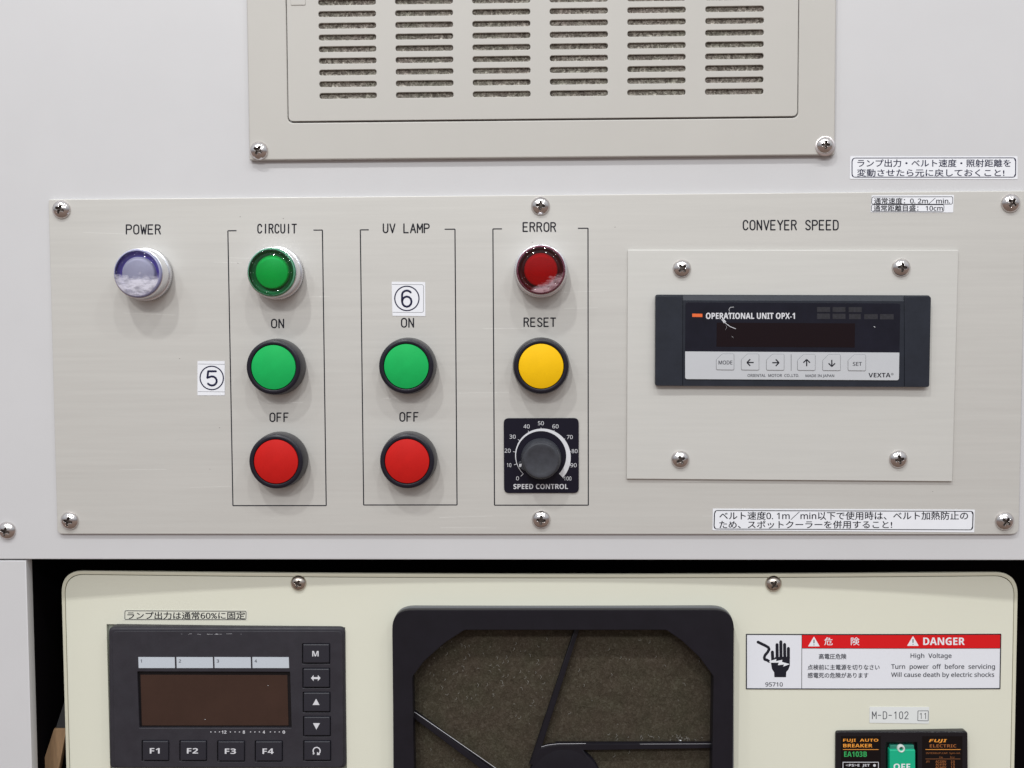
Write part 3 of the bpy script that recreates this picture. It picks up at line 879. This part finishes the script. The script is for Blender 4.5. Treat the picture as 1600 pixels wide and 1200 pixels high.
# ------------------------------------------------------------------ cream cover of the power unit
pu = empty('unit_cover', (U_MID, at(843, 1050, -30)[1], -60), 'cream cover of the lower unit, rounded corners, set back in the dark opening', 'cover')
po = ORG[pu.name]
ua = atc(98, 1000)[0]; ub = atc(1589, 1000)[0]; vt_ = (atc(843, 892.5)[1] + atc(130, 897)[1]) / 2
vbot = at(800, 1560, -30)[1]
R0 = 38
outer = rounded(rect(ua, vbot, ub, vt_), [1, 1, R0, R0], 10)
GAP = 5.6
inner = rounded(rect(ua + GAP, vbot + 4, ub - GAP, vt_ - GAP), [1, 1, R0 - 4, R0 - 4], 10)
g2 = GAP + 1.0
face = rounded(rect(ua + g2, vbot + 5, ub - g2, vt_ - g2), [1, 1, R0 - 5, R0 - 5], 10)
cut = pxr(169.5, 978, 540.5, 1215, 0, True)
fan_hole = pxr(640, 975, 1120, 1400, 0, True)
brk_hole = pxr(1312, 1150, 1506, 1330, 0, True)
plate('rim', [outer, inner], -9, 0, CREAM_RIM, pu, po, bevel=1.0, bow=True)
plate('face_plate', [face, cut, fan_hole, brk_hole], -5, -.2, CREAM, pu, po, bevel=.5, bow=True)
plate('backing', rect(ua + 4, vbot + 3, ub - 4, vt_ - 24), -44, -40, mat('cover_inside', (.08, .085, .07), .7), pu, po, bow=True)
screw(465.5, 912, -.2, pu, 12.9, dull=True, cream=True, ang=.45); screw(1209.5, 913, -.2, pu, 13.2, dull=True, cream=True, ang=.6)

# clear tape label above the controller


def zc(x, y): return (160 + x / 4, 940 + y / 4)


cxy = atc(*zc(519, 85), .1); g = (*cxy, cw(cxy[0]))
t = empty('tape_label', g, 'clear one-line Japanese tape label above the dark controller', 'label')
plate('backing', px_quad([zc(128, 118), zc(910, 118), zc(910, 50), zc(128, 50)], .05, True), -.1, .15, mat('clear_tape', (.715, .715, .63), .3), t, g, bow=True)
border(px_quad([zc(140, 111), zc(897, 112), zc(898, 60), zc(141, 57)], .3, True), 1.8, .3, t, g, INK, cream=True, th=.33)
text('ランプ出力は通常60%に固定', (*zc(155, 64), *zc(890, 110)), .4, INK, t, g, cream=True)

# ------------------------------------------------------------------ controller
CC = cw(atc(355, 1090)[0])
WC = CC + 14
ct = empty('lamp_controller', (*at(355, 1090, CC), CC), 'charcoal controller with brown screen, four label strips and nine keys', 'controller')
g = ORG[ct.name]
body_q = px_quad([(179, 1199), (536.5, 1199), (535, 986), (175, 986)], WC)
win_hole = px_quad([zc(231, 790), zc(1182, 790), zc(1172, 440), zc(218, 438)], WC)
body_q = rounded(body_q, 9)
keys_px = [('F1', 250, 872, 412, 993), ('F2', 486, 872, 648, 993), ('F3', 722, 874, 886, 996), ('F4', 957, 874, 1122, 996),
           ('M', 1253, 267, 1418, 384), ('LR', 1255, 420, 1418, 536), ('UP', 1257, 570, 1420, 688), ('DN', 1259, 721, 1422, 838), ('LOOP', 1260, 873, 1424, 992)]
kh = [px_quad([zc(x0 - 4, y1 + 5), zc(x1 + 4, y1 + 5), zc(x1 + 4, y0 - 4), zc(x0 - 4, y0 - 4)], WC) for _, x0, y0, x1, y1 in keys_px]
plate('housing', [body_q, rounded(win_hole, 1.5)] + [rounded(k, 1.5) for k in kh], WC - 8, WC, CTRL, ct, g, bevel=1.0)
plate('housing_edge', [rounded(px_quad([(173, 1199), (541, 1199), (539.6, 978.5), (171, 978.5)], WC - 8), 9), px_quad([(190, 1188), (525, 1188), (525, 996), (188, 996)], WC)], CC - 14, WC - 2.0, CTRL, ct, g, bevel=4.5)
plate('screen_shade_border', px_quad([zc(226, 802), zc(1187, 802), zc(1177, 430), zc(212, 428)], WC - 5), WC - 6.5, WC - 5.2, mat('screen_shade', (.008, .006, .007), .6, spec=.2), ct, g)  # near-black plate painting the shadow round the recessed screen
plate('screen', px_quad([zc(247, 774), zc(1164, 774), zc(1156, 458), zc(238, 456)], WC - 5), WC - 5.4, WC - 4.4, BROWNWIN, ct, g, bevel=.4)
plate('cutout_lining', pxr(166, 975, 544, 1216, -7, True), -10, -6, CUT, pu, po, bow=True)
for i, (x0, x1) in enumerate(((225, 452), (463, 690), (700, 927), (937, 1165))):
    st = plate('label_strip', px_quad([zc(x0 + 2, 415), zc(x1 + 2, 415), zc(x1, 347), zc(x0, 346)], WC), WC - .2, WC + .3, STRIP, ct, g)
    text(str(i + 1), (*zc(x0 + (14 if i else 13), 362), *zc(x0 + (28 if i else 21), 381)), WC + .4, GREYINK, st, g, thick=.2)
for (lab, x0, y0, x1, y1) in keys_px:
    wk = WC + 2.5
    k = plate('key', rounded(px_quad([zc(x0, y1), zc(x1, y1), zc(x1, y0), zc(x0, y0)], wk), 1.5), WC - 8, wk, KEYB, ct, g, bevel=1.4)
    cx, cy = (x0 + x1) / 2, (y0 + y1) / 2
    wt = wk + .1
    if lab[0] == 'F' or lab == 'M':
        hw = {'F1': 31, 'F2': 35, 'F3': 35, 'F4': 35, 'M': 20}[lab]
        text(lab, (*zc(cx - hw - 4, cy - 17), *zc(cx + hw - 4, cy + 17)), wt, WPRINT, k, g, bold=.022)
    else:
        P = lambda x, y: at(*zc(cx + x - 3, cy + y), wt)
        if lab == 'UP': plate('arrow', [P(-22, 17), P(22, 17), P(0, -22)], wt - .1, wt + .15, WPRINT, k, g)
        if lab == 'DN': plate('arrow', [P(-21, -20), P(22, -20), P(0, 20)], wt - .1, wt + .15, WPRINT, k, g)
        if lab == 'LR': plate('arrow', [P(-30, 0), P(-13, -19), P(-13, -6), P(13, -6), P(13, -19), P(30, 0), P(13, 19), P(13, 6), P(-13, 6), P(-13, 19)], wt - .1, wt + .15, WPRINT, k, g)
        if lab == 'LOOP':
            arc = [P(22 * math.cos(math.radians(a)), -22 * math.sin(math.radians(a)) + 1) for a in range(228, -42, -15)]
            strokes('arrow', [arc + [P(12, 22)], [arc[0], P(-24, 21)]], .95, wt, WPRINT, k, g, flat=.25, roundcap=False)
            plate('arrow_head', [P(3, 6), P(22, 26), P(2, 26)], wt - .1, wt + .2, WPRINT, k, g)
for lab, x, hw in (('12', 760, 15), ('8', 884, 7), ('4', 1009, 7), ('0', 1134, 8)):
    text(lab, (*zc(x - hw, 806), *zc(x + hw, 825)), WC + .2, WPRINT, ct, g, bold=.02)
dots = []
for x in (678, 705, 732, 800, 829, 857, 926, 953, 981, 1050, 1078, 1106):
    dots.append([at(*zc(x - 1.5, 815), WC), at(*zc(x + 1.5, 815), WC)])
strokes('scale_dots', dots, .7, WC, WPRINT, ct, g, flat=.3)
random.seed(9)
chips = []
for k in range(18):
    x = random.gauss(650, 120); l_ = random.uniform(4, 22); yy = 203 + random.uniform(-2, 2)
    chips.append([at(*zc(x, yy), WC), at(*zc(x + l_, yy + random.uniform(-1, 1)), WC)])
strokes('edge_chips', chips, .15, WC, DUST_HIGHLIGHT, ct, g, flat=.3)
specks = [[at(*zc(x, y), WC - 4.3), at(*zc(x + 2, y + 1), WC - 4.3)] for x, y in ((641, 736), (1034, 524))]
sp_ = strokes('dust_speck', specks, .45, WC - 4.3, DUST_HIGHLIGHT, ct, g, flat=.4)

# ------------------------------------------------------------------ fan filter guard


def zf(x, y): return (590 + x / 2.7586, 930 + y / 2.7586)


FW = cw(at(880, 1050, -30)[0])
WG = FW + 22
fg = empty('fan_filter', (*at(880, 1200, FW), FW), 'black plastic fan filter guard with brown dusty foam behind its ribs', 'fan filter')
g = ORG[fg.name]
outer = px_quad([(618, 1500), (1142, 1500)], WG) + px_quad([zf(1537, 62), zf(62, 62)], WG)
opening = [zf(375, 150), zf(1245, 150), zf(1310, 195), zf(1385, 265), zf(1448, 350), (1108, 1480), (652, 1480), zf(150, 352), zf(200, 285), zf(290, 205)]
opening = px_quad(opening, WG)
plate('guard_frame', [rounded(outer, [20, 20, 32, 32], 10), rounded(opening, 3, 3)], FW - 6, WG, FANB, fg, g, bevel=.9)
base = px_quad([(617, 1502), (1144, 1502)], FW) + px_quad([zf(1535, 53), zf(65, 53)], FW + 12)
plate('base_frame', [rounded(base, [20, 20, 34, 34], 10), rounded(px_quad([(640, 1480), (1118, 1480), zf(1470, 135), zf(130, 135)], FW), 3)], FW - 4, FW + 13, mat('guard_edge_highlight', (.09, .095, .115), .38), fg, g, bevel=1.5)  # paler than the guard: the top edge highlight is in the colour
WR = FW + 3
foam = px_quad([(636, 1490), (1124, 1490), (1124, 978), (636, 978)], FW - 12)
# foam as an uneven grid
bm = bmesh.new(); NX, NY = 90, 90
u0, v0 = foam[0]; u1, v1 = foam[2]
import mathutils.noise as mn
gv = [[bm.verts.new((u0 + (u1 - u0) * i / NX, v0 + (v1 - v0) * j / NY, FW - 12 + 2.0 * mn.noise(Vector((i * .31, j * .31, 3))) + 1.8 * mn.noise(Vector((i * .9, j * .9, 7))))) for i in range(NX + 1)] for j in range(NY + 1)]
for j in range(NY):
    for i in range(NX): bm.faces.new((gv[j][i], gv[j][i + 1], gv[j + 1][i + 1], gv[j + 1][i]))
finish('foam_mat', bm, FOAM, fg, g, smooth=80)


def rib(p, q, w_a, w_b, name='rib'):
    a = Vector(at(*p, WR)); b = Vector(at(*q, WR)); d = (b - a).normalized(); n_ = Vector((-d.y, d.x))
    plate(name, [tuple(a + n_ * w_a), tuple(a - n_ * w_a), tuple(b - n_ * w_b), tuple(b + n_ * w_b)], FW - 8, WR, FANB, fg, g, bevel=1.4)


rib(zf(868, 120), (832, 1196), 3.6, 5.4)
rib((632, 1106), (846, 1266), 5.0, 5.6)
rib((1128, 1165.5), (868, 1167.5), 3.9, 6.0)
hc = at(882, 1224, WR)
lathe('hub', [(60, FW - 8), (60, WR - 3), (58.5, WR - .6), (55, WR + .2), (20, WR + .4), (0, WR + .4)], hc, FANB, fg, g)
plate('rib', px_quad([(829, 1205), (842, 1170), (858, 1164.5), (905, 1163), (930, 1200)], WR), FW - 8, WR + .1, FANB, fg, g, bevel=1.2)

random.seed(5)
fib = []
for k in range(150):
    if k < 70: fx, fy = random.gauss(780, 45), random.gauss(1050, 32)
    elif k < 95: fx, fy = random.uniform(960, 1100), random.gauss(1156, 4)
    else: fx, fy = random.uniform(655, 1105), random.uniform(1000, 1195)
    if not (650 < fx < 1110 and 995 < fy): continue
    if abs(fx - (898 - (fy - 984) * .31)) < 12: continue
    a_ = random.gauss(1.0, .7); l_ = random.uniform(.8, 4.5)
    p0 = at(fx, fy, FW - 8); fib.append([p0, (p0[0] + l_ * math.cos(a_), p0[1] + l_ * math.sin(a_)), (p0[0] + l_ * 1.5 * math.cos(a_ + .5), p0[1] + l_ * 1.5 * math.sin(a_ + .5))])
strokes('dust_fibres', fib, .22, FW - 8.5, mat('dust_fibre', (.26, .25, .23), .9), fg, g, flat=1)['kind'] = 'stuff'
strokes('painted_highlight', [[at(645, 1110.5, WR), at(780, 1204, WR)]], .38, WR, DUST_HIGHLIGHT, fg, g)  # light catching the rib and hub edges, painted as pale strokes
strokes('painted_highlight', [[at(846, 1167, WR), at(856, 1164, WR), at(872, 1162.3, WR), at(915, 1161.8, WR)]], .3, WR, DUST_HIGHLIGHT, fg, g)
strokes('painted_highlight', [[at(1000, 1162.6, WR), at(1114, 1162.2, WR)]], .2, WR, DUST_HIGHLIGHT, fg, g)
strokes('lint_speck', [[at(1062.5, 1157, FW - 4), at(1064, 1157.6, FW - 4)]], .8, FW - 5, WHITE_STK, fg, g)

# ------------------------------------------------------------------ danger label


def zg(x, y): return (1150 + x / 3.5556, 970 + y / 3.5556)


t, g = sticker('danger_label', *zg(57, 73), *zg(1470, 378), .05, 'red and white DANGER high voltage label with black hand pictogram', mat('danger_white', (.76, .77, .83), .4), cream=True, cat='warning label',
               quad=[zg(58, 378), zg(1467, 377), zg(1471, 73), zg(57, 75)])
wl_ = .6
plate('red_band', px_quad([zg(367, 152), zg(1469, 152), zg(1470, 75), zg(367, 76)], wl_, True), wl_ - .1, wl_ + .1, REDP, t, g, bow=True)
border(px_quad([zg(58, 377), zg(1466, 376), zg(1471, 74), zg(58, 75)], wl_, True), .2, wl_ + .15, t, g, INK, cream=True, th=.55)
strokes('divider', [[atc(*zg(366, 76), wl_), atc(*zg(365, 377), wl_)]], .45, wl_, INK, t, g, bow=True, roundcap=False)
strokes('divider', [[atc(*zg(367, 152.5), wl_), atc(*zg(1468, 153), wl_)]], .35, wl_ + .15, INK, t, g, bow=True, roundcap=False)
for x in (400, 950):
    y0 = 87 if x == 400 else 84
    plate('warning_triangle', rounded(px_quad([zg(x, y0 + 55), zg(x + 65, y0 + 55), zg(x + 33, y0)], wl_, True), 1.2), wl_, wl_ + .25, WHITE_STK, t, g, bow=True)
    strokes('exclamation_mark', [[atc(*zg(x + 33, y0 + 19), wl_), atc(*zg(x + 33, y0 + 36), wl_)], [atc(*zg(x + 33, y0 + 46), wl_), atc(*zg(x + 33, y0 + 47), wl_)]], .75, wl_ + .3, INK, t, g, bow=True)
dt = lambda s, a, b, c, d, m, bold=0: text(s, (*zg(a, b), *zg(c, d)), wl_ + .25, m, t, g, bold=bold, cream=True, thick=.25)
[(dt('危', 490 + k, 92, 536 + k, 136, WHITE_STK), dt('険', 638 + k, 92, 685 + k, 136, WHITE_STK)) for k in (0,)]; dt('DANGER', 1040, 93, 1270, 135, WHITE_STK, .035)
dt('高電圧危険', 460, 183, 613, 213, GREYINK); dt('点検前に主電源を切りなさい', 398, 243, 797, 273, GREYINK); dt('感電死の危険があります', 398, 288, 735, 318, GREYINK)
dt('High  Voltage', 970, 180, 1197, 214, GREYINK); dt('Turn  power  off  before  servicing', 862, 240, 1438, 275, GREYINK)
dt('Will cause death by electric shocks', 862, 286, 1434, 319, GREYINK); dt('95710', 163, 342, 259, 365, GREYINK)
Q = lambda x, y: atc(*zg(x, y), wl_)
hand = px_quad([zg(x, y) for x, y in ((196, 200), (208, 214), (219, 200), (299, 200), (299, 250), (290, 272), (279, 284), (278, 313), (213, 313), (212, 286), (200, 268), (195, 240))], wl_, True)
hd = plate('hand_pictogram', rounded(hand, 1), wl_, wl_ + .2, INK, t, g, bow=True)
strokes('finger', [[Q(202, 173), Q(204, 212)], [Q(228, 132), Q(229, 212)], [Q(249, 116), Q(250, 212)], [Q(270, 131), Q(271, 212)], [Q(291, 153), Q(291, 212)]], 2.5, wl_, INK, hd, g, bow=True, flat=.12)
strokes('cord', [[Q(122, 118), Q(142, 128), Q(163, 138), Q(180, 148), Q(184, 158), Q(176, 174), Q(162, 190), Q(157, 204), Q(160, 215), Q(172, 218), Q(184, 226)]], 2.3, wl_, INK, hd, g, bow=True, flat=.12)
plate('bolt', px_quad([zg(x, y) for x, y in ((184, 224), (224, 212), (222, 224), (257, 216), (255, 228), (298, 240), (262, 254), (266, 242), (232, 246), (238, 232), (190, 232))], wl_, True), wl_ + .3, wl_ + .6, WHITE_STK, hd, g, bow=True)


def zm(x, y): return (1290 + x / 6.6667, 1090 + y / 6.6667)


t, g = sticker('code_label', *zm(457, 95), *zm(1080, 268), .05, 'pale tape label with M-D-102 and boxed 11 above the breaker', mat('pale_tape', (.74, .76, .76), .4), cream=True, cat='label',
               quad=[zm(455, 262), zm(1075, 270), zm(1080, 98), zm(458, 95)])
engraved('M-D-102', (*zm(487, 147), *zm(860, 221)), t, g, .6, GREYINK, .6, cream=True)
border(px_quad([zm(960, 240), zm(1068, 242), zm(1070, 137), zm(962, 138)], .6, True), .8, .6, t, g, GREYINK, cream=True, th=.3)
engraved('11', (*zm(985, 162), *zm(1042, 220)), t, g, .6, GREYINK, .45, cream=True)

# ------------------------------------------------------------------ circuit breaker
BW = cw(at(1410, 1180, -40)[0])
WB = BW + 9
cbk = empty('circuit_breaker', (*at(1409, 1200, BW), BW), 'black circuit breaker with teal OFF handle under the M-D-102 label', 'circuit breaker')
g = ORG[cbk.name]
out = px_quad([zm(100, 1400), zm(1490, 1400), zm(1482, 353), zm(107, 352)], WB)
slot = px_quad([zm(640, 1400), zm(960, 1400), zm(955, 470), zm(632, 470)], WB)
plate('housing', [rounded(out, 5), rounded(slot, 1)], BW - 8, WB, BRK, cbk, g, bevel=2.0)
plate('handle_well', px_quad([zm(620, 1400), zm(980, 1400), zm(970, 460), zm(620, 460)], WB - 8), WB - 11, WB - 9, BRK, cbk, g)
hdl = plate('handle', rounded(px_quad([zm(668, 1380), zm(940, 1380), zm(935, 545), zm(668, 545)], WB + 4), 1.5), WB - 9, WB + 4, TEAL, cbk, g, bevel=1.2)
plate('handle_end', rounded(px_quad([zm(670, 560), zm(925, 560), zm(922, 498), zm(672, 498)], WB), 1.2), WB - 9, WB + 0, TEALD, hdl, g, bevel=1.0)
ey = at(*zm(791, 538), WB + 5)
lathe('eyelet', [(6.2, WB - 1), (6.2, WB + 3.6), (5.4, WB + 4.8), (4.2, WB + 5), (3.2, WB + 4.2), (3.0, WB)], ey, mat('eyelet_white', (.6, .66, .64), .35), hdl, g, seg=32)
bt = lambda s, a, b, c, d, m, bold=0, par=None, w_=None, shear=0: text(s, (*zm(a, b), *zm(c, d)), (w_ or WB + .15), m, par or cbk, g, bold=bold, shear=shear)
plate('left_label', px_quad([zm(160, 1200), zm(575, 1200), zm(575, 402), zm(160, 402)], WB), WB - .2, WB + .08, mat('label_black', (.006, .003, .003), .6, spec=.15), cbk, g)
plate('right_label', px_quad([zm(1005, 1200), zm(1425, 1200), zm(1425, 402), zm(1005, 402)], WB), WB - .2, WB + .08, mat('label_black', (.006, .003, .003), .6, spec=.15), cbk, g)
bt('FUJI  AUTO', 183, 429, 549, 467, ORTXT, .03); bt('BREAKER', 183, 482, 487, 518, ORTXT, .03); bt('EA103B', 193, 561, 430, 617, GRTXT, .015)
bt('OFF', 708, 688, 882, 752, WHITE_STK, .03, hdl, WB + 4.15)
strokes('rule', [[at(*zm(181, 541), WB), at(*zm(551, 541), WB)]], .45, WB + .1, ORTXT, cbk, g, roundcap=False)
strokes('rule', [[at(*zm(1040, 541), WB), at(*zm(1404, 541), WB)]], .45, WB + .1, ORTXT, cbk, g, roundcap=False)
strokes('rule', [[at(*zm(1040, 639), WB), at(*zm(1404, 639), WB)]], .3, WB + .1, ORDIM, cbk, g, roundcap=False)
border(px_quad([zm(181, 1100), zm(550, 1100), zm(550, 673), zm(181, 673)], WB), .3, WB + .1, cbk, g, WPRINT, th=.35)
bt('<PS>E  JET', 210, 692, 460, 725, WPRINT, .02)
plate('mark', circle(*at(*zm(509, 706), WB), 2.2, 14), WB, WB + .15, WPRINT, cbk, g)
bt('FUJI', 1076, 433, 1265, 473, ORTXT, .06, shear=.2); bt('ELECTRIC', 1085, 487, 1362, 519, ORDIM, .01)
bt('INTERRUP.CAP. Sym kA', 1045, 569, 1402, 593, ORDIM); bt('Ue', 1185, 612, 1220, 630, ORDIM); bt('Icu', 1297, 610, 1340, 630, ORDIM)
for i, (a_, b_) in enumerate((('AC220V', '2.5'), ('AC415V', '1.5'), ('AC440V', '1.5'))):
    bt(a_, 1145, 655 + 30 * i, 1257, 678 + 30 * i, ORTXT if i == 9 else ORDIM, .01); bt(b_, 1305, 655 + 30 * i, 1345, 678 + 30 * i, ORDIM, .01)
bt('JIS', 1045, 656, 1084, 678, ORDIM)
